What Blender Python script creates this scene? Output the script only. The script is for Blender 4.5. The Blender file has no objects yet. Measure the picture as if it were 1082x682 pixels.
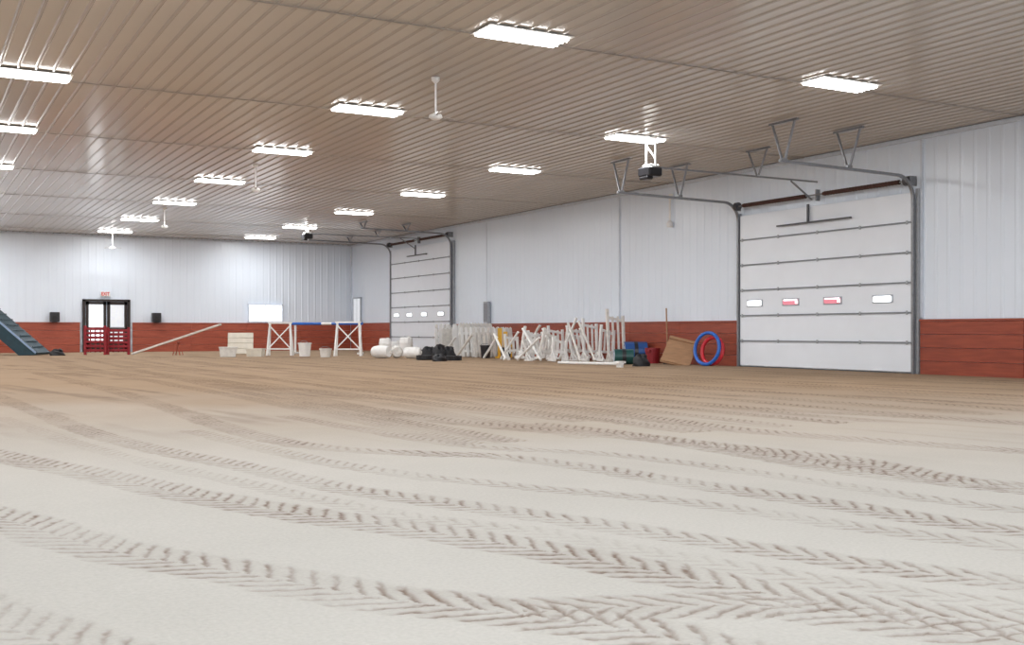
import bpy, math, random
import numpy as np
from mathutils import Matrix, Vector, Euler
random.seed(5); np.random.seed(5)
S=bpy.context.scene
try:
    S.view_settings.view_transform='Standard'
    S.view_settings.look='None'
except Exception: pass
# ---------------------------------------------------------------- frame geometry
F=1147.0; TH=math.atan(639/1147.0); C=math.cos(TH); SN=math.sin(TH)
EYE=0.88; CEIL=4.9; XR=18.17; YF=48.0; XL=-15.0; YB=-6.0; HZ=350.0
def w_from(d,px):
    r=(px-541)/F*d
    return (r*C+d*SN, d*C-r*SN)
def fl(px,py): return w_from(F*EYE/(py-HZ),px)
def flc(px,py,lim=17.6):
    x,y=fl(px,py)
    if x>lim: y*=lim/x; x=lim
    return x,y
def rw(px,py,off=0):
    t=(px-541)/F; d=(XR-off)/(t*C+SN); return ((XR-off), d*(C-t*SN), EYE+(HZ-py)*d/F)
def fw(px,py,off=0):
    t=(px-541)/F; d=(YF-off)/(C-t*SN); return (d*(t*C+SN), YF-off, EYE+(HZ-py)*d/F)
# ---------------------------------------------------------------- materials
def mat(name,col,rough=0.6,metal=0.0,var=0.12,scale=6.0,bump=0.0,emit=None,es=0,col2=None,stretch=None,samp=True):
    m=bpy.data.materials.new(name); m.use_nodes=True
    nt=m.node_tree; n=nt.nodes; b=n['Principled BSDF']
    tc=n.new('ShaderNodeTexCoord'); mp=n.new('ShaderNodeMapping'); nz=n.new('ShaderNodeTexNoise')
    nz.inputs['Scale'].default_value=scale; nz.inputs['Detail'].default_value=4
    if stretch: mp.inputs['Scale'].default_value=stretch
    nt.links.new(tc.outputs['Object'],mp.inputs['Vector']); nt.links.new(mp.outputs['Vector'],nz.inputs['Vector'])
    cr=n.new('ShaderNodeValToRGB')
    c2=col2 if col2 else tuple(c*(1-var) for c in col)
    cr.color_ramp.elements[0].position=0.3; cr.color_ramp.elements[1].position=0.7
    cr.color_ramp.elements[0].color=(*c2,1); cr.color_ramp.elements[1].color=(*col,1)
    nt.links.new(nz.outputs['Fac'],cr.inputs['Fac']); nt.links.new(cr.outputs['Color'],b.inputs['Base Color'])
    b.inputs['Roughness'].default_value=rough; b.inputs['Metallic'].default_value=metal
    if bump>0:
        bp=n.new('ShaderNodeBump'); bp.inputs['Strength'].default_value=bump; bp.inputs['Distance'].default_value=0.02
        nt.links.new(nz.outputs['Fac'],bp.inputs['Height']); nt.links.new(bp.outputs['Normal'],b.inputs['Normal'])
    if emit:
        b.inputs['Emission Color'].default_value=(*emit,1); b.inputs['Emission Strength'].default_value=es
    if not samp: m.cycles.emission_sampling='NONE'
    return m
M={}
M['wall']=mat('wall_steel_white',(0.79,0.865,0.96),0.28,0,0.03,0.6)
M['ceil']=mat('ceiling_steel_tan',(0.63,0.595,0.555),0.18,0.10,0.05,0.5)
M['rib']=mat('ceiling_rib_tan',(0.49,0.455,0.415),0.20,0.10,0.05,0.5)  # darker tan puts rib shadow into the ceiling colour; reused on fan blades
M['seam']=mat('ceiling_seam_dark',(0.34,0.31,0.28),0.5)
M['trim']=mat('trim_grey',(0.72,0.78,0.87),0.4)
M['wood_r']=mat('stained_wood_red',(0.36,0.075,0.036),0.5,0,0.3,2.0,0.10,col2=(0.24,0.043,0.022),stretch=(1,1,9))
M['wood_f']=mat('stained_wood_far',(0.42,0.095,0.05),0.5,0,0.3,2.0,0.10,col2=(0.31,0.06,0.032),stretch=(1,1,9))
M['white']=mat('painted_white',(0.90,0.90,0.89),0.5,0,0.06,8)
M['dirtywhite']=mat('worn_white_paint',(0.82,0.80,0.76),0.6,0,0.2,9)
M['door']=mat('door_white',(0.86,0.91,0.98),0.4,0,0.03,2)
M['doorline']=mat('door_seam_grey',(0.24,0.26,0.29),0.5)  # dark grey of the strut lines at the panel joints
M['steel']=mat('galvanised_steel',(0.30,0.31,0.33),0.4,0.5,0.2,14)
M['lsteel']=mat('light_galvanised_steel',(0.45,0.47,0.50),0.4,0.3,0.2,14)
M['dsteel']=mat('dark_steel',(0.10,0.10,0.11),0.45,0.4,0.2,14)
M['spring']=mat('rusty_spring',(0.12,0.06,0.05),0.5,0.4,0.4,20)
M['black']=mat('black_rubber',(0.018,0.018,0.022),0.6,0,0.3,12)
M['plastic_black']=mat('black_plastic',(0.02,0.02,0.025),0.35)
M['red']=mat('red_paint',(0.30,0.015,0.025),0.4,0,0.2,8)
M['hred']=mat('hoop_red',(0.70,0.03,0.05),0.35)
M['dred']=mat('dark_red_plastic',(0.30,0.02,0.03),0.4)
M['blue']=mat('hoop_blue',(0.02,0.14,0.58),0.35)
M['pblue']=mat('blue_paint',(0.30,0.42,0.62),0.45)
M['teal']=mat('dark_teal_paint',(0.02,0.06,0.085),0.5,0,0.3,5)
M['green']=mat('dark_green_vinyl',(0.01,0.08,0.075),0.4)
M['binblue']=mat('blue_vinyl',(0.02,0.09,0.32),0.4)
M['yellow']=mat('yellow_paint',(0.75,0.42,0.03),0.5)
M['tan']=mat('tan_plywood',(0.44,0.25,0.135),0.65,0,0.25,4,0.05,stretch=(1,6,1))
M['cream']=mat('cream_paint',(0.80,0.76,0.66),0.55,0,0.12,6)
M['emit']=mat('lamp_tube_glow',(1,1,1),0.5,emit=(1.0,0.99,0.98),es=9,samp=False)
M['daylight']=mat('daylit_glass',(0.8,0.85,0.9),0.1,emit=(0.92,0.96,1.0),es=2.0,samp=False)
M['paleglass']=mat('pale_glass',(0.6,0.62,0.65),0.1,emit=(0.9,0.95,1.0),es=0.45,samp=False)
M['redglass']=mat('pink_lit_glass',(0.6,0.15,0.2),0.1,emit=(0.95,0.38,0.45),es=0.5,samp=False)
M['gasket']=mat('grey_window_gasket',(0.45,0.48,0.53),0.5)
M['bronze']=mat('dark_bronze_frame',(0.03,0.022,0.02),0.4,0.2)
M['signred']=mat('sign_red',(0.7,0.02,0.02),0.4)
# ---------------------------------------------------------------- mesh builder
class MB:
    def __init__(s): s.v=[]; s.f=[]; s.m=[]
    def add(s,vs,fs,T=None,mi=0):
        o=len(s.v)
        for p in vs:
            p=Vector(p); s.v.append(tuple(T@p) if T is not None else tuple(p))
        for f in fs: s.f.append([o+i for i in f]); s.m.append(mi)
        return s
    def box(s,c,d,R=None,mi=0,bev=0.0):
        x,y,z=d[0]/2,d[1]/2,d[2]/2
        T=Matrix.Translation(Vector(c))
        if R is not None: T=T@(Euler(R).to_matrix().to_4x4() if not isinstance(R,Matrix) else R)
        b=min(bev,x*.9,y*.9,z*.9)
        if b<=0:
            vs=[(-x,-y,-z),(x,-y,-z),(x,y,-z),(-x,y,-z),(-x,-y,z),(x,-y,z),(x,y,z),(-x,y,z)]
            fs=[(0,3,2,1),(4,5,6,7),(0,1,5,4),(1,2,6,5),(2,3,7,6),(3,0,4,7)]
            return s.add(vs,fs,T,mi)
        def ring(xx,yy,cc,zz): return [(-xx+cc,-yy,zz),(xx-cc,-yy,zz),(xx,-yy+cc,zz),(xx,yy-cc,zz),(xx-cc,yy,zz),(-xx+cc,yy,zz),(-xx,yy-cc,zz),(-xx,-yy+cc,zz)]
        vs=ring(x-b,y-b,b*.5,-z)+ring(x,y,b,-z+b)+ring(x,y,b,z-b)+ring(x-b,y-b,b*.5,z)
        fs=[tuple(range(7,-1,-1)),tuple(range(24,32))]
        for k in range(3):
            for i in range(8): fs.append((k*8+i,k*8+(i+1)%8,(k+1)*8+(i+1)%8,(k+1)*8+i))
        return s.add(vs,fs,T,mi)
    def bar(s,p,q,w,h=None,mi=0):
        p=Vector(p);q=Vector(q);d=q-p; h=h or w
        R=d.to_track_quat('Z','Y').to_matrix().to_4x4()
        return s.box((p+q)/2,(w,h,d.length),R,mi)
    def cyl(s,p,q,r,r2=None,n=12,mi=0,cap=True):
        p=Vector(p);q=Vector(q);d=q-p; r2=r if r2 is None else r2
        T=Matrix.Translation(p)@d.to_track_quat('Z','Y').to_matrix().to_4x4(); L=d.length
        vs=[(r*math.cos(2*math.pi*i/n),r*math.sin(2*math.pi*i/n),0) for i in range(n)]+[(r2*math.cos(2*math.pi*i/n),r2*math.sin(2*math.pi*i/n),L) for i in range(n)]
        fs=[(i,(i+1)%n,n+(i+1)%n,n+i) for i in range(n)]
        if cap: fs+=[tuple(range(n-1,-1,-1)),tuple(range(n,2*n))]
        return s.add(vs,fs,T,mi)
    def tube(s,path,r,n=6,mi=0):
        for a,b in zip(path[:-1],path[1:]): s.cyl(a,b,r,n=n,mi=mi)
        return s
    def rev(s,prof,n=24,T=None,mi=0,close=False):
        k=len(prof); vs=[]
        for i in range(n):
            a=2*math.pi*i/n
            for (r,z) in prof: vs.append((r*math.cos(a),r*math.sin(a),z))
        fs=[]
        for i in range(n):
            j=(i+1)%n
            for m in range(k if close else k-1):
                m2=(m+1)%k
                fs.append((i*k+m,j*k+m,j*k+m2,i*k+m2))
        return s.add(vs,fs,T,mi)
    def mesh(s,name):
        me=bpy.data.meshes.new(name); me.from_pydata(s.v,[],s.f); me.update(); return me
def obj(name,mb,mats,loc=(0,0,0),rot=(0,0,0),parent=None,smooth=False):
    me=mb.mesh(name)
    if not isinstance(mats,(list,tuple)): mats=[mats]
    for m in mats: me.materials.append(M[m])
    me.polygons.foreach_set('material_index',mb.m)
    if smooth: me.polygons.foreach_set('use_smooth',[True]*len(me.polygons))
    me.update()
    o=bpy.data.objects.new(name,me); o.location=loc; o.rotation_euler=rot
    S.collection.objects.link(o)
    if parent: o.parent=parent
    return o
def empty(name,loc,rot=(0,0,0),parent=None):
    o=bpy.data.objects.new(name,None); o.location=loc; o.rotation_euler=rot; o.empty_display_size=0.3
    S.collection.objects.link(o)
    if parent: o.parent=parent
    return o
def tag(o,label,cat,group=None):
    o['label']=label; o['category']=cat
    if group: o['group']=group
    return o
def struct(o,label,cat=None):
    o['kind']='structure'; o['label']=label
    o['category']=cat or o.name.split('_')[0]
    return o
def clone(o,loc,rot=None,label=None):
    c=o.copy(); c.location=loc
    if rot is not None: c.rotation_euler=rot
    S.collection.objects.link(c)
    def rec(src,dst):
        for ch in list(src.children):
            k=ch.copy(); k.parent=dst; S.collection.objects.link(k); rec(ch,k)
    rec(o,c)
    if label: c['label']=label
    return c
# ---------------------------------------------------------------- ribbed steel
def ribbed(u0,u1,v0,v1,fn,pitch=0.305,h=0.009,rw_=0.06,ribmat=0):
    mb=MB(); us=[];ws=[];ms=[]
    u=u0
    while u<u1:
        pts=[(0,0,0),(pitch-rw_-.03,0,ribmat),(pitch-rw_-.012,h,ribmat),(pitch-.018,h,ribmat)]
        for a,b,c in pts:
            if u+a<=u1: us.append(u+a); ws.append(b); ms.append(c)
        u+=pitch
    us.append(u1); ws.append(0)
    vs=[]
    for a,b in zip(us,ws): vs.append(fn(a,v0,b)); vs.append(fn(a,v1,b))
    mb.add(vs,[])
    for i in range(len(us)-1):
        mb.f.append([2*i,2*i+2,2*i+3,2*i+1]); mb.m.append(ms[i])
    return mb
o=obj('wall_right',ribbed(YB,YF,-0.1,CEIL,lambda u,v,w:(XR-w,u,v)),'wall'); struct(o,'white ribbed steel side wall of the arena')
o=obj('wall_far',ribbed(XL,XR,-0.1,CEIL,lambda u,v,w:(u,YF-w,v)),'wall'); struct(o,'white ribbed steel end wall of the arena')
o=obj('wall_left',ribbed(YB,YF,-0.1,CEIL,lambda u,v,w:(XL+w,u,v)),'wall'); struct(o,'white ribbed steel side wall of the arena')
wb=ribbed(XL,-4,-0.1,CEIL,lambda u,v,w:(u,YB+w,v))
for (a,b,z0) in [(-4,6,4.2),(6,XR,-0.1)]:
    t=ribbed(a,b,z0,CEIL,lambda u,v,w:(u,YB+w,v)); wb.add(t.v,t.f)
o=obj('wall_back',wb,'wall'); struct(o,'white ribbed steel end wall with an open doorway')
cm=ribbed(XL,XR,YB,YF,lambda u,v,w:(u,v,CEIL-w),pitch=0.25,h=0.018,rw_=0.03,ribmat=2)
YL=[12.75,18.4,23.5,29.0,34.6,40.4,45.7]
for y in [1.5,7.2]+YL: cm.box(((XL+XR)/2,y+0.25,CEIL-0.021),(XR-XL,0.03,0.012),mi=1)
o=obj('ceiling',cm,['ceil','seam','rib']); struct(o,'tan ribbed steel ceiling with dark lap seams')
# ---------------------------------------------------------------- floor heightfield
def vnoise(x,y,seed=0):
    xi=np.floor(x).astype(np.int64); yi=np.floor(y).astype(np.int64); xf=x-xi; yf=y-yi
    xf=xf*xf*(3-2*xf); yf=yf*yf*(3-2*yf)
    def h(a,b):
        n=(a*374761393+b*668265263+seed*974711)&0x7fffffff
        n=((n^(n>>13))*1274126177)&0x7fffffff
        return ((n^(n>>16))&0xffff)/65535.0
    return (h(xi,yi)*(1-xf)+h(xi+1,yi)*xf)*(1-yf)+(h(xi,yi+1)*(1-xf)+h(xi+1,yi+1)*xf)*yf
def sstep(a,b,x):
    t=np.clip((x-a)/(b-a),0,1); return t*t*(3-2*t)
NR=1200
rad=np.concatenate([np.linspace(0.3,2.8,12,endpoint=False),np.geomspace(2.8,60,NR)])
half=math.radians(27.5); base=math.pi/2-TH
ang=np.concatenate([np.linspace(base-half,base+half,1400,endpoint=False),np.linspace(base+half,base-half+2*math.pi,90,endpoint=False)])
A,R=np.meshgrid(ang,rad)
ca,sa=np.cos(A),np.sin(A)
with np.errstate(divide='ignore'):
    rx=np.where(ca>0,XR/ca,XL/ca); ry=np.where(sa>0,YF/sa,YB/sa)
rmax=np.minimum(np.abs(rx),np.abs(ry)); Rc=np.minimum(R,rmax)
X=(Rc*ca).ravel(); Y=(Rc*sa).ravel()
trk=np.zeros_like(X); hgt=np.zeros_like(X)
def crom(P,n=8):
    P=[np.array(p,float) for p in P]; P=[2*P[0]-P[1]]+P+[2*P[-1]-P[-2]]; out=[]
    for i in range(1,len(P)-2):
        for k in range(n):
            t=k/n; a,b,c,d=P[i-1],P[i],P[i+1],P[i+2]
            out.append(.5*((2*b)+(-a+c)*t+(2*a-5*b+4*c-d)*t*t+(-a+3*b-3*c+d)*t**3))
    out.append(P[-2]); return np.array(out)
tracks=[
 ([(-80,532),(0,548),(70,570),(140,588),(230,602),(340,622),(430,636),(560,650),(680,668),(800,700)],.38,.9),
 ([(-80,466),(0,482),(100,502),(200,524),(330,546),(450,562),(560,580),(680,602),(800,625),(900,640),(1000,652),(1150,668)],.38,.95),
 ([(560,646),(700,640),(820,640),(930,655),(1060,676),(1150,690)],.36,.7),
 ([(-40,405),(30,432),(90,455),(160,474),(250,492),(350,515),(450,530),(560,545),(680,562),(800,580),(950,602),(1150,626)],.30,.85),
 ([(40,394),(130,416),(240,452),(330,472),(450,480),(520,482),(620,494),(720,510),(860,530),(1000,552),(1150,570)],.34,.9),
 ([(120,390),(240,404),(340,424),(430,440),(560,454),(650,460),(760,472),(900,488),(1000,508),(1150,524)],.5,.95),
 ([(560,448),(680,462),(800,480),(920,500),(1080,515),(1150,520)],.5,.9),
 ([(300,394),(450,412),(600,430),(760,452),(900,464),(1150,482)],.45,.95),
 ([(400,400),(600,415),(800,432),(950,440),(1150,452)],.45,.95),
 ([(560,400),(760,412),(1150,432)],.45,.9),
 ([(200,387),(500,395),(800,402),(1150,415)],.5,.9),
 ([(-40,388),(100,394),(300,410),(480,430),(620,445)],.45,.9),
 ([(-60,640),(20,668),(120,700)],.38,.7),
 ([(200,455),(360,492),(520,512),(700,528),(900,556),(1150,590)],.26,.6),
 ([(300,440),(480,470),(640,480),(800,500),(1000,530),(1150,546)],.26,.6),
 ([(0,442),(120,480),(260,512),(420,545),(560,562),(720,590),(900,618),(1150,648)],.22,.4),
]
tw=[]
for P_,W_,a_ in tracks: tw.append(([fl(*p) for p in P_],W_,a_))
for k,x0 in enumerate([3.6,4.0,4.5,5.0,5.7,6.1,6.6,7.0,7.5,7.9,8.4,8.9,9.7,10.3,10.9,11.9,12.6,13.3,14.2,15.4,16.6]):
    ph=k*1.7
    tw.append(([(x0+.3*math.sin(y*.12+ph),y) for y in (38,35,32,30,27,24,20,16.5,13.5,11,9,7.5)],.32,.55+.35*((k*7)%3)/2))
N0=vnoise(X*11,Y*11,3); N1=vnoise(X*2.2,Y*2.2,5); N2=vnoise(X*40,Y*40,9)
for ti,(pts,W,amp) in enumerate(tw):
    P=crom(pts); u0=0
    for a,b in zip(P[:-1],P[1:]):
        L=np.linalg.norm(b-a)
        if L<1e-5: continue
        m=W+.1
        sel=np.where((X>min(a[0],b[0])-m)&(X<max(a[0],b[0])+m)&(Y>min(a[1],b[1])-m)&(Y<max(a[1],b[1])+m))[0]
        if len(sel):
            t=(b-a)/L; px_=X[sel]-a[0]; py_=Y[sel]-a[1]
            al=px_*t[0]+py_*t[1]; s=px_*(-t[1])+py_*t[0]
            ok=(al>=-.02)&(al<=L+.02)&(np.abs(s)<W*.62)
            sel=sel[ok]; al=al[ok]; s=s[ok]; u=u0+al
            wob=(N0[sel]-.5)*.03+(N2[sel]-.5)*.022
            ss=np.abs(s)
            ph=(u+ss*1.05+wob)/.11+np.where(s>0,.5,0.)
            fr=ph-np.floor(ph)
            eg=np.exp(-((fr-.4)/.16)**2)
            along_=(1-sstep(W*.38,W*.50,ss+(N0[sel]-.5)*.05))
            patch=vnoise(X[sel]*1.8,Y[sel]*1.8,ti+20)*.65+N0[sel]*.35
            v=(.80*eg*(.42+.58*sstep(.25,.6,patch))+.10+.12*sstep(.5,.75,patch))*along_
            v*=.6+.65*N2[sel]
            hgt[sel]+=-.003*eg*along_*amp+.0015*amp*np.exp(-((ss-W*.5)/.03)**2)*N0[sel]
            trk[sel]=np.maximum(trk[sel],v*amp)
        u0+=L
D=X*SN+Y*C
far=sstep(4,18,D+(vnoise(X*.6,Y*.6,8)-.5)*1.8)  # pale near, browner far: daylight falloff partly painted into the sand tone
dx,dy=math.cos(math.radians(-82)),math.sin(math.radians(-82))
along=X*dx+Y*dy; cross=-X*dy+Y*dx
rid=vnoise(along*.3,cross*3.0,11)*.55+vnoise(along*.9,cross*7,12)*.45
streak=sstep(.56,.8,rid)*sstep(6,15,D)
brk=.4+.6*vnoise(X*7,Y*7,33)
trk=np.clip(np.maximum(trk,streak*.6*brk),0,1)
hgt+=(rid-.5)*.008*(.2+.8*sstep(4,12,D))+(vnoise(X*.5,Y*.5,2)-.5)*.012+(vnoise(X*22,Y*22,7)-.5)*.0012
edge=np.minimum.reduce([XR-X,YF-Y]); hgt*=sstep(-.2,2.5,edge)
Z=hgt
nr,na=R.shape
idx=np.arange(nr*na).reshape(nr,na); nxt=np.roll(idx,-1,axis=1)
q=np.stack([idx[:-1],nxt[:-1],nxt[1:],idx[1:]],-1).reshape(-1,4)
live=((R[:-1]<rmax[:-1]-1e-6)|(np.roll(R,-1,1)[:-1]<np.roll(rmax,-1,1)[:-1]-1e-6)).ravel()
q=q[live]; q=q[:,::-1]
cenid=nr*na
co=np.concatenate([np.stack([X,Y,Z],-1),[[0,0,0]]])
tri=np.stack([np.full(na,cenid),nxt[0],idx[0]],-1)[:,::-1]
me=bpy.data.meshes.new('floor')
me.vertices.add(len(co)); me.vertices.foreach_set('co',co.astype(np.float32).ravel())
nl=len(q)*4+len(tri)*3
me.loops.add(nl); me.loops.foreach_set('vertex_index',np.concatenate([q.ravel(),tri.ravel()]).astype(np.int32))
me.polygons.add(len(q)+len(tri))
ls=np.concatenate([np.arange(len(q))*4,len(q)*4+np.arange(len(tri))*3]).astype(np.int32)
me.polygons.foreach_set('loop_start',ls)
me.update(calc_edges=True); me.validate()
me.polygons.foreach_set('use_smooth',[True]*len(me.polygons))
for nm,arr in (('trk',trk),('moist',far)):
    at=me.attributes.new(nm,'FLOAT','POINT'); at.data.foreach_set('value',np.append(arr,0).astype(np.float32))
fm=bpy.data.materials.new('arena_sand'); fm.use_nodes=True
nt=fm.node_tree; n=nt.nodes; b=n['Principled BSDF']; b.inputs['Roughness'].default_value=.95
b.inputs['Specular IOR Level'].default_value=0.15
def attr(nm):
    a=n.new('ShaderNodeAttribute'); a.attribute_name=nm; return a.outputs['Fac']
def mix(f,a,bb):
    x=n.new('ShaderNodeMix'); x.data_type='RGBA'
    for s_,v in ((x.inputs[0],f),(x.inputs[6],a),(x.inputs[7],bb)):
        if isinstance(v,(tuple,float)): s_.default_value=v
        else: nt.links.new(v,s_)
    return x.outputs[2]
tc=n.new('ShaderNodeTexCoord')
nz=n.new('ShaderNodeTexNoise'); nz.inputs['Scale'].default_value=1.1; nz.inputs['Detail'].default_value=6; nt.links.new(tc.outputs['Object'],nz.inputs['Vector'])
n2=n.new('ShaderNodeTexNoise'); n2.inputs['Scale'].default_value=60; n2.inputs['Detail'].default_value=3; nt.links.new(tc.outputs['Object'],n2.inputs['Vector'])
sand_lit=mix(nz.outputs['Fac'],(.43,.415,.385,1),(.50,.485,.455,1))
sand_dim=mix(nz.outputs['Fac'],(.30,.21,.135,1),(.38,.275,.185,1))
basec=mix(attr('moist'),sand_lit,sand_dim)  # sand colour brightened near the camera, dimmed with distance, as daylight would
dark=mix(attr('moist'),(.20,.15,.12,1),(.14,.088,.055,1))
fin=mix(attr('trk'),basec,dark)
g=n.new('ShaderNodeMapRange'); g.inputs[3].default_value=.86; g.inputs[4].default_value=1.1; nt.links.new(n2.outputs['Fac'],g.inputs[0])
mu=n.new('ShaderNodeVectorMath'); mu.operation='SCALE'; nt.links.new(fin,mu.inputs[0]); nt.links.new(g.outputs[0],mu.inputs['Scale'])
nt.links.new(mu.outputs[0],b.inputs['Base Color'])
bp=n.new('ShaderNodeBump'); bp.inputs['Strength'].default_value=.25; bp.inputs['Distance'].default_value=.01
nt.links.new(n2.outputs['Fac'],bp.inputs['Height']); nt.links.new(bp.outputs['Normal'],b.inputs['Normal'])
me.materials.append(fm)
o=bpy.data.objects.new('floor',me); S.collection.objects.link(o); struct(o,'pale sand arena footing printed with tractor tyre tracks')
# ---------------------------------------------------------------- kickboards (wainscot)
WT=1.08
d1=(rw(970,400)[1],rw(785,390)[1]); d2=(rw(480,370)[1],rw(416,370)[1])
def kick(name,a,b,axis,h,m,lab):
    mb=MB(); n_=max(1,round((b-a)/2.44)); w=(b-a)/n_; nb=4
    for i in range(n_):
        c=a+w*(i+.5)
        for j in range(nb):
            z0=-.05 if j==0 else h*j/nb+.003; z1=h*(j+1)/nb-.003
            if axis=='y': mb.box((XR-.06,c,(z0+z1)/2),(.05,w-.006,z1-z0),bev=.003)
            else: mb.box((c,YF-.06,(z0+z1)/2),(w-.006,.05,z1-z0),bev=.003)
    c=(a+b)/2
    if axis=='y': mb.box((XR-.065,c,h+.02),(.08,b-a,.04))
    else: mb.box((c,YF-.065,h+.02),(b-a,.08,.04))
    o=obj(name,mb,m); struct(o,lab,'baseboard'); return o
lab='red-brown stained board kickboard along the arena wall'
kick('baseboard_right',YB+.1,d1[0]-.12,'y',WT,'wood_r',lab)
kick('baseboard_right_middle',d1[1]+.12,d2[0]-.12,'y',WT+.02,'wood_r',lab)
kick('baseboard_right_end',d2[1]+.12,YF-.1,'y',WT+.12,'wood_f',lab)
fd=(fw(87,350)[0],fw(137,350)[0])
kick('baseboard_far',fd[1]+.1,XR-.1,'x',1.2,'wood_f',lab)
kick('baseboard_far_left',XL+.1,fd[0]-.1,'x',1.2,'wood_f',lab)
# ---------------------------------------------------------------- trims
def trim(i,mb,m='trim',l='grey steel trim strip'): o=obj('trim_%d'%i,mb,m); struct(o,l)
trim(1,MB().box((XR-.05,(YB+YF)/2,CEIL-.06),(.06,YF-YB,.07)))
trim(2,MB().box(((XL+XR)/2,YF-.05,CEIL-.06),(XR-XL,.06,.07)))
y=rw(655,300)[1]; trim(3,MB().box((XR-.022,y,(WT+CEIL)/2+.02),(.02,.05,CEIL-WT-.1)),l='vertical pale steel joint trim on the wall')
y=rw(975,300)[1]; trim(4,MB().box((XR-.03,y,(WT+CEIL)/2+.02),(.03,.05,CEIL-WT-.1)),l='vertical pale steel joint trim beside the overhead door')
trim(5,MB().box((XR-.05,YF-.05,(1.2+CEIL)/2),(.08,.08,CEIL-1.3)),l='corner trim of the steel walls')
# ---------------------------------------------------------------- overhead doors
def overhead(nm,y0,y1,ns,sh,zt,label,redw):
    yc=(y0+y1)/2; W=y1-y0
    E=empty(nm,(XR-.08,yc,0)); struct(E,label,'garage door')
    for i in range(ns):
        z0=.02+i*sh
        mb=MB().box((-.03,0,z0+sh/2),(.05,W-.1,sh-.016),bev=.008)
        for zz in (.33,.66): mb.box((-.0565,0,z0+sh*zz),(.003,W-.14,.01))
        obj('section_panel',mb,'door',parent=E)
    for i in range(1,ns):
        z=.02+i*sh
        obj('stiffener_strut',MB().box((-.07,0,z),(.03,W-.1,.032)),'doorline',parent=E)
        for k in range(5):
            obj('hinge',MB().box((-.075,-W/2+.15+k*(W-.3)/4,z),(.03,.05,.08),bev=.008),'lsteel',parent=E)
    for k in range(4):
        u=[.11,.34,.585,.85][k]
        yy=W/2-u*W; z=.02+2.48*sh
        we=empty('window',(-.06,yy,z),parent=E)
        obj('window_frame',MB().box((-.004,0,0),(.016,.56,.17),bev=.03),'gasket',parent=we)
        obj('window_pane',MB().box((-.012,0,0),(.010,.50,.10)).box((-.0115,0,0),(.010,.44,.13)),'redglass' if (redw and k in (1,2)) else 'daylight',parent=we)
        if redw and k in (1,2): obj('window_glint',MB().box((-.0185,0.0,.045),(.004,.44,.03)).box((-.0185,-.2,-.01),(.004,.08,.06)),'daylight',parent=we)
    for s in (-1,1):
        yy=s*(W/2+.0)
        path=[(-.07,yy,0.0),(-.07,yy,zt-.5)]
        for k in range(1,9):
            a=math.pi/2*k/8; path.append((-.07-.45*(1-math.cos(a)),yy,zt-.5+.45*math.sin(a)))
        path.append((-3.7,yy,zt))
        mb=MB()
        for a,b_ in zip(path[:-1],path[1:]): mb.bar(a,b_,.055,.055)
        obj('door_track',mb,'steel',parent=E)
        obj('track_jamb',MB().box((0.02,yy+s*.06,(zt-.3)/2),(.08,.07,zt-.3)),'lsteel',parent=E)
        for xh in (-1.9,-3.6):
            mb=MB().bar((xh,yy-.38,CEIL-.06),(xh,yy+.38,CEIL-.06),.06,.04)
            mb.bar((xh,yy-.3,CEIL-.07),(xh,yy-.03,zt),.045,.025).bar((xh,yy+.3,CEIL-.07),(xh,yy+.03,zt),.045,.025)
            mb.box((xh,yy,zt+.02),(.12,.09,.05))
            obj('track_hanger',mb,'steel',parent=E)
    ztop=.02+ns*sh
    zs=min(ztop+.22,CEIL-.2)
    obj('torsion_shaft',MB().cyl((-.16,-W/2,zs),(-.16,W/2,zs),.018,n=8),'steel',parent=E)
    for a,b_ in ((-.9,-.1),(.1,.9)):
        mb=MB(); 
        y_a=a*W/2; y_b=b_*W/2; n_=26
        mb.cyl((-.16,y_a,zs),(-.16,y_b,zs),.04,n=10)
        for i in range(n_):
            yy=y_a+(y_b-y_a)*i/n_; mb.cyl((-.16,yy,zs),(-.16,yy+.04,zs),.05,n=10)
        obj('torsion_spring',mb,'spring',parent=E)
    for s in (-1,1):
        obj('cable_drum',MB().cyl((-.16,s*(W/2-.12),zs),(-.16,s*(W/2-.02),zs),.10,n=14),'dsteel',parent=E)
        obj('end_bearing_plate',MB().box((-.08,s*(W/2+.01),zs),(.2,.02,.2)),'steel',parent=E)
    obj('center_bearing_plate',MB().box((-.06,0,zs),(.12,.03,.26)),'steel',parent=E)
    mb=MB().box((-.12,0.1,ztop-.38),(.05,2.3 if redw else 1.9,.035)).box((-.11,0.25,ztop-.17),(.04,.05,.42))
    obj('operator_bracket',mb,'dsteel',parent=E)
    return E
overhead('door_1',d1[0],d1[1],6,.62,4.1,'white sectional overhead door with four small windows, closed',True)
overhead('door_2',d2[0],d2[1],7,.615,4.62,'tall white sectional overhead door with small windows, closed',False)
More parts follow.
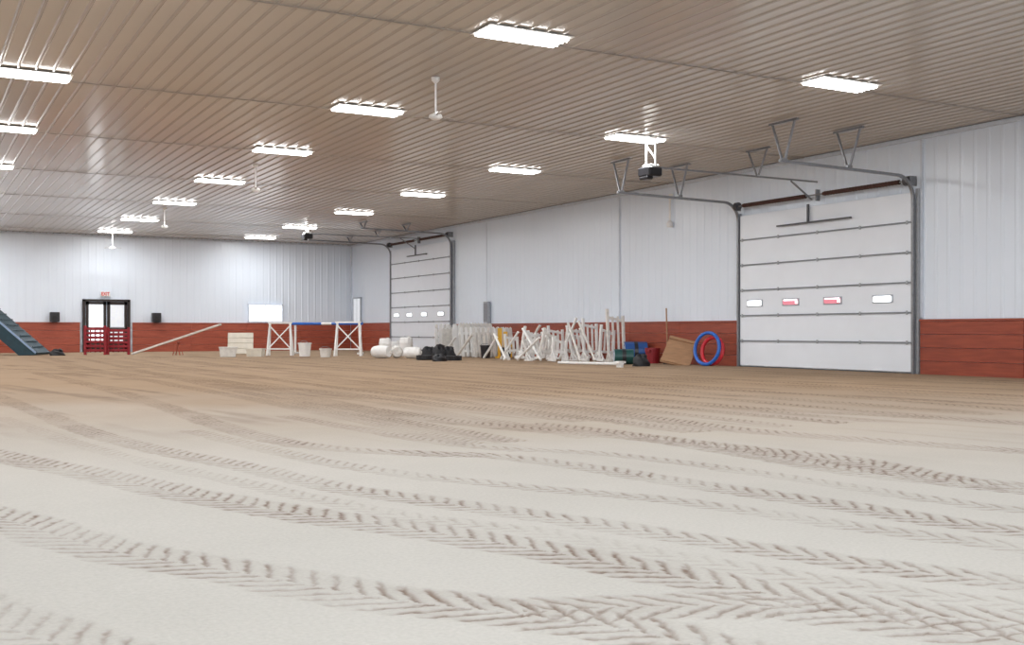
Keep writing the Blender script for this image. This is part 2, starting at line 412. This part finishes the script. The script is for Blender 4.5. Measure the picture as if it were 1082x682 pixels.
def opener(x,yc,z,xe,lab):
    E=empty('garage_door_opener',(x,yc,z)); tag(E,lab,'door opener','ceiling-hung door openers')
    obj('motor_housing',MB().box((0,0,0),(.34,.42,.2),bev=.03).box((-.1,0,-.13),(.16,.3,.07),bev=.02),'plastic_black',parent=E)
    obj('rail',MB().box(((xe-x)/2+.1,0,.11),(xe-x-.1,.03,.035)),'steel',parent=E)
    h=CEIL-.03-z
    mb=MB()
    for s in (-.16,.16): mb.box((.02,s,h/2+.05),(.03,.03,h-.1))
    mb.box((.02,0,h-.02),(.05,.5,.04)).bar((.02,-.16,h*.35),(.02,.16,h*.8),.02)
    obj('hanging_bracket',mb,'white',parent=E)
    obj('lens',MB().box((.02,.0,.13),(.24,.3,.05),bev=.02),'white',parent=E)
    obj('pull_arm',MB().bar((xe-x-.75,0,.08),(xe-x-.12,0,-.3),.03),'steel',parent=E)
    mb=MB().bar((2.9,-.36,h-.02),(2.9,.36,h-.02),.05,.04).bar((2.9,-.3,h-.04),(2.9,-.03,.14),.03).bar((2.9,.3,h-.04),(2.9,.03,.14),.03)
    obj('rail_hanger',mb,'steel',parent=E)
opener(13.35,sum(d1)/2,4.15,XR-.2,'black overhead door opener hung on white bracket above the sand')
opener(13.35,sum(d2)/2,4.5,XR-.2,'small black overhead door opener hung near the ceiling')
# ---------------------------------------------------------------- ceiling lights
LD=bpy.data.lights.new('fixture_lamp','AREA'); LD.shape='RECTANGLE'; LD.size=1.18; LD.size_y=.44; LD.energy=102; LD.color=(.98,.99,1)
def light(loc):
    E=empty('ceiling_light',loc); tag(E,'rectangular fluorescent high-bay light glowing white on the tan ceiling','light','ceiling light fixtures')
    obj('fixture_housing',MB().box((0,0,-.004),(1.30,.58,.010),bev=.003),'white',parent=E)
    for k in range(6):
        yy=-.21+k*.084; e=.015*((k*5)%3-1)
        obj('lamp_tube',MB().cyl((-.61+e,yy,-.027),(.61+e,yy,-.027),.018,n=8),'emit',parent=E)
    lo=bpy.data.objects.new('fixture_lamp',LD); lo.location=(0,0,-.05); S.collection.objects.link(lo); lo.parent=E
    return E
L0=light((7.27,YL[0],CEIL-.02))
for (x,ys) in ((7.27,YL[1:]),(13.18,YL),(1.62,YL[1:])):
    for y in ys: clone(L0,(x,y,CEIL-.02))
for (x,ys) in ((-4.2,[1.5,7.2]+YL),(-10.1,[7.2]+YL),(1.62,[1.5,7.2,12.75]),(7.27,[1.5,7.2]),(13.18,[1.5,7.2])):
    for y in ys: clone(L0,(x,y,CEIL-.02))
# ---------------------------------------------------------------- fans
def fan(loc,L):
    E=empty('ceiling_fan',loc); tag(E,'white ceiling fan on a short downrod','ceiling fan','ceiling fans')
    obj('canopy',MB().rev([(0.0,0),(.07,0),(.065,-.05),(.025,-.09),(0,-.09)],16),'white',parent=E,smooth=True)
    obj('downrod',MB().cyl((0,0,-.08),(0,0,-L+.06),.016,n=10),'white',parent=E)
    obj('motor',MB().rev([(0,-L+.07),(.04,-L+.06),(.10,-L+.03),(.11,-L-.01),(.07,-L-.04),(0,-L-.05)],20),'white',parent=E,smooth=True)
    for k in range(3):
        a=2*math.pi*k/3+.25
        mb=MB().box((.13,0,0),(.10,.03,.006)).box((.27,0,0),(.20,.07,.005),R=(.04,0,0))
        obj('blade',mb,'rib',loc=(0,0,-L+.01),rot=(0,0,a),parent=E)
    return E
f0=fan((7.26,15.5,CEIL-.03),.62)
for y in (25.6,36.1,46.3): clone(f0,(7.26,y,CEIL-.03))
# ---------------------------------------------------------------- far wall entrance
xc=sum(fd)/2; W=fd[1]-fd[0]; H=2.2
E=empty('door_3',(xc,YF-.09,0)); struct(E,'dark-framed glass double entrance door','door')
obj('door_frame',MB().box((-W/2+.05,0,H/2),(.1,.12,H)).box((W/2-.05,0,H/2),(.1,.12,H)).box((0,0,H-.04),(W,.12,.09)),'bronze',parent=E)
for s in (-1,1):
    w=W/2-.14; c=s*(w/2+.02)
    le=empty('door_leaf',(c,-.01,0),parent=E)
    obj('leaf_frame',MB().box((-w/2+.06,0,H/2-.04),(.12,.06,H-.1)).box((w/2-.06,0,H/2-.04),(.12,.06,H-.1)).box((0,0,H-.16),(w,.06,.12)).box((0,0,.2),(w,.06,.36)).box((0,0,1.0),(w,.06,.08)),'bronze',parent=le)
    obj('glass_pane',MB().box((0,0,1.55),(w-.24,.02,1.05)).box((0,0,.66),(w-.24,.02,.6)),'daylight' if s<0 else 'paleglass',parent=le)
    obj('push_bar',MB().box((0,-.06,1.02),(w-.2,.04,.05)),'steel',parent=le)
def window(nm,loc,w,h,axis,mull=True):
    E=empty(nm,loc,(0,0,0 if axis=='x' else math.pi/2)); struct(E,'framed window full of daylight','window')
    mb=MB().box((0,0,h/2),(w+.1,.06,.06)).box((0,0,-h/2),(w+.1,.08,.06)).box((-w/2,0,0),(.06,.06,h)).box((w/2,0,0),(.06,.06,h))
    if mull: mb.box((0,0,0),(.03,.05,h))
    obj('window_frame',mb,'trim' if axis=='x' else 'gasket',parent=E)
    obj('glass_pane',MB().box((0,0.01,0),(w,.02,h)),'daylight' if axis=='x' else 'paleglass',parent=E)
a=fw(262,341);b_=fw(298,323)
window('window_1',((a[0]+b_[0])/2,YF-.07,(a[2]+b_[2])/2+.03),b_[0]-a[0],b_[2]-a[2],'x')
a=rw(384,341);b_=rw(374,312)
window('window_2',(XR-.07,(a[1]+b_[1])/2-.0,1.85),.9,1.1,'y')
a=fw(111,311)
E=empty('exit_sign',(a[0],YF-.08,a[2])); tag(E,'small exit sign with red letters above the entrance','sign')
obj('sign_box',MB().box((0,0,0),(.38,.08,.20),bev=.01),'white',parent=E)
cu=bpy.data.curves.new('exit_letters_curve','FONT'); cu.body='EXIT'; cu.size=.20; cu.align_x='CENTER'; cu.align_y='CENTER'; cu.extrude=.004; cu.offset=.006
t=bpy.data.objects.new('tmp_text',cu); S.collection.objects.link(t)
bpy.context.view_layer.update()
tm_=bpy.data.meshes.new_from_object(t.evaluated_get(bpy.context.evaluated_depsgraph_get()))
bpy.data.objects.remove(t)
tm_.materials.clear(); tm_.materials.append(M['signred'])
t=bpy.data.objects.new('exit_letters',tm_); t.location=(0,-.046,0); t.rotation_euler=(math.pi/2,0,0); t.scale=(.8,1,1); S.collection.objects.link(t); t.parent=E
for px in (57,164):
    x=fw(px,335)[0]
    E=empty('loudspeaker',(x,YF-.24,1.24))
    tag(E,'black box loudspeaker standing on the kickboard ledge','speaker','loudspeakers on the ledge')
    obj('cabinet',MB().box((0,0,.21),(.36,.3,.40),bev=.02),'plastic_black',parent=E)
    obj('speaker_cone',MB().cyl((0,-.15,.17),(0,-.17,.17),.12,.10,n=18),'black',parent=E)
    obj('mounting_bracket',MB().box((0,.08,-.0),(.2,.24,.02)),'dsteel',parent=E)
a=rw(517,332)
E=empty('electrical_panel',(XR-.1,a[1],1.55)); tag(E,'grey electrical panel mounted on the white wall','electrical panel')
obj('panel_box',MB().box((0,0,0),(.12,.32,.76),bev=.01),'lsteel',parent=E)
obj('panel_door',MB().box((-.066,0,0),(.012,.26,.64)),'steel',parent=E)
obj('conduit',MB().cyl((.02,.05,.38),(.02,.05,3.2),.012,n=8),'trim',parent=E)
a=rw(711,225)
E=empty('wall_lamp',(XR-.1,a[1],4.15)); tag(E,'narrow white wall lamp on the steel siding','wall lamp')
obj('lamp_arm',MB().cyl((0,0,-.3),(0,0,.4),.03,n=8),'white',parent=E)
obj('lamp_head',MB().rev([(0,-.45),(.08,-.45),(.09,-.35),(.05,-.28),(0,-.28)],14),'white',parent=E,smooth=True)
obj('lamp_base',MB().box((.04,0,.38),(.06,.14,.14)),'white',parent=E)
# ---------------------------------------------------------------- arena equipment
VY=-TH
def P3(px,py,z=0): x,y=fl(px,py); return (x,y,z)
def pipe_gate(px0,px1,py,h,label):
    a=Vector(P3(px0,py)); b_=Vector(P3(px1,py)); d=b_-a; w=d.length; ang_=math.atan2(d.y,d.x)
    E=empty('pipe_gate',(a+b_)/2,(0,0,ang_)); tag(E,label,'gate','red pipe gates')
    for s in (-1,1):
        obj('gate_post',MB().cyl((s*w/2,0,0),(s*w/2,0,h+.1),.055,n=10),'red',parent=E)
    for k in range(6):
        z=.16+k*(h-.18)/5
        obj('gate_rail',MB().box((0,0,z),(w,.05,.10),bev=.015),'red',parent=E)
    for s in (-.25,0,.25):
        obj('gate_brace',MB().box((s*w,.03,h/2+.05),(.05,.03,h-.1)),'red',parent=E)
pipe_gate(90,111,375.2,.98,'dark red pipe gate standing before the glass entrance')
pipe_gate(114,136,375.0,.92,'dark red pipe gate standing before the glass entrance')
x,y=fl(-14,375.5)
E=empty('agility_ramp',(x,y,0),(0,0,VY)); tag(E,'dark teal wooden A-frame ramp with solid panels and pale edges','ramp')
hh=1.78; bb=2.05
for s in (-1,1):
    obj('ramp_panel',MB().bar((s*bb,0,.06),(s*.02,0,hh),1.1,.10),'teal',parent=E)
    sl=MB()
    for k in range(1,9):
        t_=k/9; sl.box((s*bb*(1-t_)+s*.05,0,hh*t_+.12),(.04,.9,.02),R=(0,s*math.atan2(hh,bb),0))
    obj('ramp_slats',sl,'teal',parent=E)
    vs=[]
    for yy in (-.585,-.555):
        vs+=[Vector((s*bb,yy,.02)),Vector((s*(bb-.62),yy,.0)),Vector((0,yy,hh-.55)),Vector((0,yy,hh+.04))]
    fs=[(0,1,2,3),(7,6,5,4),(0,4,5,1),(1,5,6,2),(2,6,7,3),(3,7,4,0)]
    obj('side_skirt',MB().add(vs,fs),'teal',parent=E)
    obj('edge_strip',MB().bar((s*bb,-.60,.09),(0,-.60,hh+.06),.035,.06),'pblue',parent=E)
def lump(x,y,sx,sy,sz,m,label,nm='sandbag',cat='sandbag',grp=None,ph0=0):
    E=empty(nm,(x,y,0),(0,0,VY+ph0*.3)); tag(E,label,cat,grp)
    nu,nv=28,10; vs=[];fs=[]
    for j in range(nv+1):
        ph=math.pi/2*j/nv
        for i in range(nu):
            a=2*math.pi*i/nu; k=1+.13*math.sin(3*a+j+ph0)+.09*math.sin(7*a+2*j+ph0*2)
            vs.append((sx*math.cos(a)*math.cos(ph)**.7*k,sy*math.sin(a)*math.cos(ph)**.7*k,sz*math.sin(ph)*(1+.16*math.sin(2*a+ph0)+.08*math.sin(5*a))))
    for j in range(nv):
        for i in range(nu): fs.append((j*nu+i,j*nu+(i+1)%nu,(j+1)*nu+(i+1)%nu,(j+1)*nu+i))
    obj('bag_body',MB().add(vs,fs),m,parent=E,smooth=True)
    obj('bag_neck',MB().cyl((sx*.4,0,sz*.8),(sx*.6,0,sz*1.1),.04,.07,n=10),m,parent=E)
x,y=fl(60,376); lump(x,y,.26,.2,.2,'black','small crumpled black bag lying on the sand beside the ramp')
a=Vector(P3(140,375.5)); b_=Vector(P3(233,375.5)); d=b_-a; L=d.length; ang_=math.atan2(d.y,d.x)
E=empty('seesaw_plank',(a+b_)/2,(0,0,ang_)); tag(E,'white wooden seesaw plank tipped up over a low trestle','seesaw')
hz=1.12
obj('plank',MB().bar((-L/2,0,.05),(L/2,0,hz),.25,.06),'dirtywhite',parent=E)
zc=.55
tm=MB()
for s in (-1,1): tm.bar((.05,s*.14,zc-.06),(-.08,s*.18,0),.03).bar((.05,s*.14,zc-.06),(.18,s*.18,0),.03)
tm.cyl((.05,-.2,zc-.08),(.05,.2,zc-.08),.025)
obj('trestle',tm,'wood_f',parent=E)
def board(name,px,py,w,h,th,lean,yaw,m,label,cat='jump board',z=0.0,planks=4,xy=None):
    x,y=xy or fl(px,py); E=empty(name,(x,y,z),(0,0,VY+yaw)); tag(E,label,cat)
    T=Matrix.Rotation(-lean,4,'X')
    mb=MB()
    for k in range(planks): 
        c=T@Vector((0,0,h*(k+.5)/planks)); mb.box(c,(w,th,h/planks-.012),R=T,bev=.005)
    obj('board_planks',mb,m,parent=E)
    for s in (-.42,.42):
        obj('batten',MB().box(T@Vector((s*w,th*.8,h/2)),(.07,th,h),R=T),m,parent=E)
    obj('prop_leg',MB().bar(T@Vector((0,th,h*.8)),(0,h*.65,0.02),.05),m,parent=E)
    return E
board('jump_board',254,374.3,.95,.85,.05,.30,.2,'cream','cream painted plank jump panel propped upright on sand')
def block(px,py,w,dp,h,yaw,m,label,grp,z=0,tilt=0,xy=None):
    x,y=xy or fl(px,py); E=empty('flower_box',(x,y,z),(0,tilt,VY+yaw)); tag(E,label,'flower box',grp)
    t=.03; mb=MB()
    ti=math.radians(9)
    mb.box((0,-dp/2,h/2),(w,t,h),R=(ti,0,0)).box((0,dp/2,h/2),(w,t,h),R=(-ti,0,0))
    mb.box((-w/2,0,h/2),(t,dp+.06,h),R=(0,-ti,0)).box((w/2,0,h/2),(t,dp+.06,h),R=(0,ti,0)).box((0,0,.04),(w*.96,dp*.95,t))
    obj('box_body',mb,m,parent=E)
    obj('box_rim',MB().box((0,-dp/2-h*.08,h),(w+h*.2,.05,.04)).box((0,dp/2+h*.08,h),(w+h*.2,.05,.04)).box((-w/2-h*.08,0,h),(.05,dp+.1,.04)).box((w/2+h*.08,0,h),(.05,dp+.1,.04)),m,parent=E)
    return E
block(241,377.3,.5,.3,.32,.2,'dirtywhite','small off-white planter box set on the sand','white flower boxes')
block(270,377,.5,.3,.26,-.1,'cream','cream planter box set on the sand','white flower boxes')
def standard(x,y,h,w,yaw,m,label,leanx=0,leany=0,slats=2):
    E=empty('jump_standard',(x,y,0),(leanx,leany,yaw)); tag(E,label,'jump standard','horse jump standards')
    for s,hh in ((-1,h),(1,h*.86)):
        obj('post',MB().box((s*w/2,0,hh/2+.05),(.075,.075,hh-.08),bev=.008),m,parent=E)
        obj('foot',MB().box((s*w/2,0,.05),(.08,.40,.08),bev=.008).bar((s*w/2,-.17,.08),(s*w/2,-.03,.28),.035).bar((s*w/2,.17,.08),(s*w/2,.03,.28),.035),m,parent=E)
    for z,t in ((.28,0),(h*.8,-.07)):
        obj('rail',MB().bar((-w/2,0,z-t),(w/2,0,z+t*.6),.05,.07),m,parent=E)
    for k in range(slats):
        xx=-w/2+w*(k+1)/(slats+1)
        obj('slat',MB().box((xx,0,h*.55),(.06,.025,h*.62)),m,parent=E)
    return E
def trestle(px,py,h,w,label):
    x,y=fl(px,py); E=empty('jump_standard',(x,y,0),(0,0,VY)); tag(E,label,'jump standard','horse jump standards')
    for s in (-1,1):
        obj('post',MB().bar((s*w/2,-.2,0),(s*w*.42,0,h-.04),.06).bar((s*w/2,.2,0),(s*w*.42,0,h-.04),.06),'white',parent=E)
    obj('top_rail',MB().box((0,0,h-.03),(w,.08,.06)),'white',parent=E)
    obj('cross_brace',MB().bar((-w*.48,-.12,.2*h),(w*.44,-.06,.9*h),.04).bar((-w*.44,-.06,.9*h),(w*.48,-.12,.2*h),.04).box((0,-.16,.2*h),(w,.04,.05)),'white',parent=E)
trestle(296,376,1.2,.85,'white wooden trestle jump standard with cross bracing')
trestle(368,376.5,1.22,.9,'white wooden trestle jump standard with cross bracing')
# blue rail on low cups behind the standards
a=Vector(P3(309,374.2)); b_=Vector(P3(384,374.6))
d=b_-a; ang_=math.atan2(d.y,d.x); L=d.length
E=empty('blue_rail_jump',((a+b_)/2),(0,0,ang_)); tag(E,'low blue and white jump rail held on small white posts','jump rail')
for s in (-1,1):
    obj('post',MB().box((s*(L/2-.12),0,.60),(.07,.07,1.2),bev=.006),'white',parent=E)
    obj('foot',MB().box((s*(L/2-.12),0,.035),(.08,.5,.07)),'white',parent=E)
pm=MB()
for k in range(7): pm.cyl((-L/2+L*k/7,-.08,1.16),(-L/2+L*(k+1)/7,-.08,1.16),.05,n=12,mi=1 if k in (3,) else 0)
obj('rail',pm,['blue','white'],parent=E)
def bucket(px,py,h,r,m,label,tilt=(0,0),xy=None,z=0,grp='white buckets',nm='bucket'):
    x,y=xy if xy else fl(px,py)
    E=empty(nm,(x,y,z),(tilt[0],tilt[1],random.random()*3)); tag(E,label,'bucket',grp)
    obj('bucket_body',MB().rev([(0,.01),(r*.8,.01),(r*.82,0.03),(r,h),(r*1.06,h),(r*1.06,h-.04),(r*.97,h-.04),(r*.95,h-.01),(r*.78,.04),(0,.04)],20),m,parent=E)
    hp=[(r*1.05*math.cos(t),r*.15,h-.03+r*.45*math.sin(t)) for t in [math.pi*k/10 for k in range(11)]]
    obj('handle',MB().tube(hp,.008),'steel',parent=E)
bucket(322,377.2,.48,.22,'white','white plastic bucket standing on sand')
bucket(344,378,.30,.20,'dirtywhite','low off-white plastic bucket on sand')
def barrel(px,py,r,h,m,label,lying=False,yaw=0):
    x,y=fl(px,py)
    E=empty('plastic_barrel',(x,y,r*1.06 if lying else 0),(math.pi/2 if lying else 0,0,yaw)); tag(E,label,'barrel','white barrels by the door')
    z0=-h/2 if lying else 0
    obj('barrel_body',MB().rev([(0,z0),(r*.82,z0),(r*.9,z0+.03),(r,z0+h*.25),(r*1.04,z0+h*.3),(r,z0+h*.35),(r,z0+h*.65),(r*1.04,z0+h*.7),(r,z0+h*.75),(r*.9,z0+h-.03),(r*.82,z0+h),(0,z0+h-.02)],22),m,parent=E,smooth=False)
    obj('barrel_cap',MB().cyl((r*.45,0,z0+h-.01),(r*.45,0,z0+h+.03),.05,n=10),'dirtywhite',parent=E)
barrel(403,379,.20,.62,'white','white plastic barrel lying on its side on sand',True,.5)
barrel(407,376.2,.22,.62,'white','white plastic barrel standing among others')
barrel(419,378.6,.19,.55,'dirtywhite','off-white plastic barrel lying on its side',True,-.3)
barrel(429,376.4,.24,.66,'white','white plastic barrel standing among others')
barrel(436,379.2,.18,.5,'white','white plastic barrel lying on its side on sand',True,.9)
barrel(418,375.8,.2,.5,'white','short white plastic barrel standing among others')
def tyre(px,py,R_,w,rot,z,label):
    x,y=fl(px,py)
    prof=[(R_*.58,-w/2*.8),(R_*.75,-w/2),(R_*.94,-w/2*.9),(R_,-w/2*.55),(R_,w/2*.55),(R_*.94,w/2*.9),(R_*.75,w/2),(R_*.58,w/2*.8),(R_*.62,0)]
    E=empty('tyre',(x,y,z),rot); tag(E,label,'tyre','black rubber tyres')
    obj('tyre_body',MB().rev(prof,28,close=True),'black',parent=E,smooth=True)
    tm=MB()
    for k in range(24):
        a=2*math.pi*k/24; tm.box((R_*math.cos(a),R_*math.sin(a),0),(.02,.05,w*.8),R=(0.3,0,a))
    obj('tread_lugs',tm,'black',parent=E)
tyre(449,380.6,.25,.15,(0,0,0),.075,'black rubber tyre lying flat on the sand')
tyre(479,381.2,.24,.15,(.0,0,0),.075,'black rubber tyre lying flat on the sand')
for k,(px,py,sx,sz) in enumerate(((452,377.6,.32,.30),(464,378.8,.24,.38),(474,378.6,.24,.32),(464,382,.24,.18))):
    x,y=fl(px,py); lump(x,y,sx,.2,sz,'black','crumpled black bag in a low dark heap near the jump panels',nm='black_bag',cat='bag',grp='black bags in a heap',ph0=k*1.3)
def picket(x,y,yaw,lean,w,h,n_,m,label,pw=.10):
    E=empty('picket_jump_panel',(x,y,0.02),(0,0,yaw)); tag(E,label,'jump panel','stacked white picket jump panels')
    T=Matrix.Rotation(-lean,4,'X')
    for z in (.2,.82): obj('rail',MB().box(T@Vector((0,.03,h*z)),(w,.035,.08),R=T),m,parent=E)
    mb=MB()
    for k in range(n_):
        xx=-w/2+.05+(w-.1)*k/(n_-1); mb.box(T@Vector((xx,0,h/2)),(pw,.022,h),R=T)
        c=T@Vector((xx,0,h)); mb.box(c,(pw*.65,.02,pw*.65),R=T@Matrix.Rotation(math.pi/4,4,'Y'))
    obj('pickets',mb,m,parent=E)
for k in range(13):
    y=35.0-k*.28
    solid=k in (2,4,6,8)
    h=.92+.18*random.random()
    w_=1.5-(.3 if k%3==2 else 0)
    picket(17.05+random.uniform(-.18,.14),y,random.uniform(-.025,.025),.10+.10*(k/13),w_,h,11 if solid else 7+random.randint(0,2),'white' if k%4 else 'dirtywhite','white close-boarded jump panel leaning in a stack' if solid else 'white wooden picket jump panel leaning in a stack',pw=.15 if solid else .10)
E=empty('yellow_filler_panel',(16.85,30.85,0.0),(0,0,VY)); tag(E,'yellow wooden jump filler panel standing among white panels','jump panel')
obj('panel_boards',MB().box((-.1,0,.5),(.14,.04,.95)).box((.08,0,.45),(.14,.04,.82)).box((.24,0,.30),(.12,.04,.56)),'yellow',parent=E)
obj('foot',MB().box((0,0,.03),(.5,.3,.06)),'yellow',parent=E)
bucket(0,0,.42,.18,'plastic_black','black plastic bucket among the jump panels',xy=(16.3,31.0),grp='black buckets')
bucket(0,0,.36,.18,'plastic_black','black plastic bucket among the jump panels',xy=(16.6,30.2),grp='black buckets')
LEAN=[(.05,.26),(-.12,-.22),(.14,.32),(0,-.08),(-.10,.30),(.06,-.26),(0,.2),(.04,.05)]
for i in range(8):
    y=29.6-i*.63
    for j in range(2):
        h=[.9,.8,1.0,.75,.95,.7,.95,.9][i] if j==0 else [.95,.9,1.05,.9,1.1,1.25,1.05,1.5][i]
        xb=(16.2,17.4)[j]+([.0,.06,-.04][(i*2+j)%3])
        if j==0 and (i>=6 or i<1): continue
        lx,ly=LEAN[(i*3+j*5)%8]
        if h>1.2: lx,ly=0,.06*(-1)**i
        standard(xb,y,h,.40 if j==0 else .48,random.uniform(-.15,.15),'white' if (i+j)%4 else 'dirtywhite','tall white wooden jump standard stacked by the wall' if h>1.2 else 'white wooden jump standard stacked with others by the wall',lx,ly*(.9 if j==0 else .7),slats=2)
def pole(p,q,r,m,label,grp='jump poles',nm='jump_pole'):
    p=Vector(p);q=Vector(q); c=(p+q)/2
    E=obj(nm,MB().cyl(p-c,q-c,r,n=12),m,loc=c); tag(E,label,'jump pole',grp); return E
for k,(xa,ya,yb,z) in enumerate(((16.82,29.6,28.5,1.05),(16.86,27.5,28.4,.95),(16.80,27.3,26.4,1.25),(16.75,25.3,26.2,1.15),(15.72,28.9,27.9,.85),(15.70,26.5,27.6,.95),(16.2,25.2,25.9,1.1),(15.66,29.9,29.1,.7),(15.5,28.2,29.0,.8),(15.55,31.6,30.5,.8),(15.65,32.9,31.9,.7),(15.45,27.4,26.2,.7))):
    pole((xa,ya,.05),(xa+.03,yb,z),.036,'white' if k%3 else 'dirtywhite','white jump pole propped at a slant in the heap')
pole(P3(590,384.9,.04),P3(652,386.4,.04),.036,'white','white jump pole lying on the sand')
def rolled(x,y,r,L,yaw,m,label):
    E=empty('rolled_mat',(x,y,r),(0,0,yaw)); tag(E,label,'rolled mat','rolled mats beside the jumps')
    obj('roll_body',MB().cyl((-L/2,0,0),(L/2,0,0),r,n=20),m,parent=E)
    sp=[( -L/2-.006,(r*.95*(1-k/40))*math.cos(k*.45),(r*.95*(1-k/40))*math.sin(k*.45)) for k in range(36)]
    obj('roll_spiral',MB().tube(sp,.008,n=5),'trim',parent=E)
    obj('strap',MB().cyl((-.05,0,0),(.05,0,0),r+.008,n=20),'plastic_black',parent=E)
def tub(x,y,r,h,m,label):
    E=empty('storage_tub',(x,y,0),(0,0,.3)); tag(E,label,'tub','storage tubs beside the jumps')
    obj('tub_body',MB().rev([(0,0),(r*.85,0),(r,h*.9),(r*1.05,h*.9),(r*1.05,h),(r*.9,h),(r*.78,.05),(0,.05)],18),m,parent=E)
    obj('grip',MB().box((r*1.05,0,h*.82),(.05,.16,.05)).box((-r*1.05,0,h*.82),(.05,.16,.05)),m,parent=E)
x,y=flc(659,385.3); rolled(x,y,.20,.5,VY,'green','dark green vinyl mat rolled on the sand')
x,y=flc(674,383.5); rolled(x+.1,y+.25,.29,.62,VY,'binblue','blue vinyl mat rolled up near the kickboard')
x,y=flc(676,387,17.2); lump(x-.15,y-.25,.22,.18,.26,'black','crumpled black bag beside the rolled mats',nm='black_bag',cat='bag',grp='black bags in a heap',ph0=2)
x,y=flc(655,388.5); tub(x,y,.10,.15,'white','small white tub on the sand')
x,y=flc(691,384); tub(x+.1,y+.2,.2,.42,'dred','dark red plastic tub behind the plywood board')
x,y=flc(710,386,17.1)
E=empty('plywood_board',(x,y,0),(0,0,VY-.15)); tag(E,'tan plywood board leaning back on edge near the kickboard','board')
T=Matrix.Rotation(-.7,4,'X')@Matrix.Rotation(.30,4,'Y')
obj('sheet',MB().box(T@Vector((0.05,0,.48)),(.76,.03,.90),R=T),'tan',parent=E)
for z_ in (.1,.86): obj('edge_batten',MB().box(T@Vector((0.05,-.03,z_)),(.76,.03,.08),R=T),'tan',parent=E)
def hoop(x,y,R_,r,m,yaw,lean,label):
    prof=[(R_+r*math.cos(t),r*math.sin(t)) for t in [2*math.pi*k/10 for k in range(10)]]
    c=Matrix.Rotation(yaw,4,'Z')@Matrix.Rotation(-lean,4,'X')@Matrix.Translation((0,0,R_+r))@Matrix.Rotation(math.pi/2,4,'X')
    o=obj('hoop',MB().rev(prof,48,T=c,close=True),m,loc=(x,y,0),smooth=True); tag(o,label,'hoop','coloured agility hoops')
x,y=flc(745,386.5,17.5)
hoop(x,y,.40,.045,'blue',-1.42,.16,'thick blue plastic hoop leaning near the kickboard')
hoop(x+.13,y-.06,.34,.05,'hred',-1.42,.16,'thick red plastic hoop leaning behind a blue one')
r=rw(704,326,.2); by=r[1]-.35
E=empty('push_broom',(17.75,by,0)); tag(E,'long-handled broom leaning against the kickboard','broom')
q=Vector(r)-Vector((17.75,by,0))
obj('broom_handle',MB().cyl((0,0,.08),q,.02,n=8),'tan',parent=E)
obj('broom_head',MB().box((0,0,.1),(.1,.3,.05)),'tan',parent=E)
obj('bristles',MB().box((0,0,.04),(.08,.28,.08)),'black',parent=E)
# ---------------------------------------------------------------- daylight through open doorway behind
w=bpy.data.worlds.new('World'); S.world=w; w.use_nodes=True
w.node_tree.nodes['Background'].inputs[0].default_value=(.75,.85,1,1); w.node_tree.nodes['Background'].inputs[1].default_value=1.0
ld=bpy.data.lights.new('daylight_doorway','AREA'); ld.shape='RECTANGLE'; ld.size=9.5; ld.size_y=4; ld.energy=800; ld.color=(.84,.92,1)
lo=bpy.data.objects.new('daylight_doorway',ld); lo.location=(1,YB-.3,2.1)
S.collection.objects.link(lo)
lo.rotation_euler=Vector((0,1,-.05)).to_track_quat('-Z','Y').to_euler()
# ---------------------------------------------------------------- camera
cd=bpy.data.cameras.new('camera'); cd.sensor_width=36; cd.lens=36*F/1082; cd.shift_y=9/1082; cd.clip_end=300
co_=bpy.data.objects.new('camera',cd); co_.location=(0,0,EYE); co_.rotation_euler=(math.pi/2,0,-TH); S.collection.objects.link(co_)
S.camera=co_
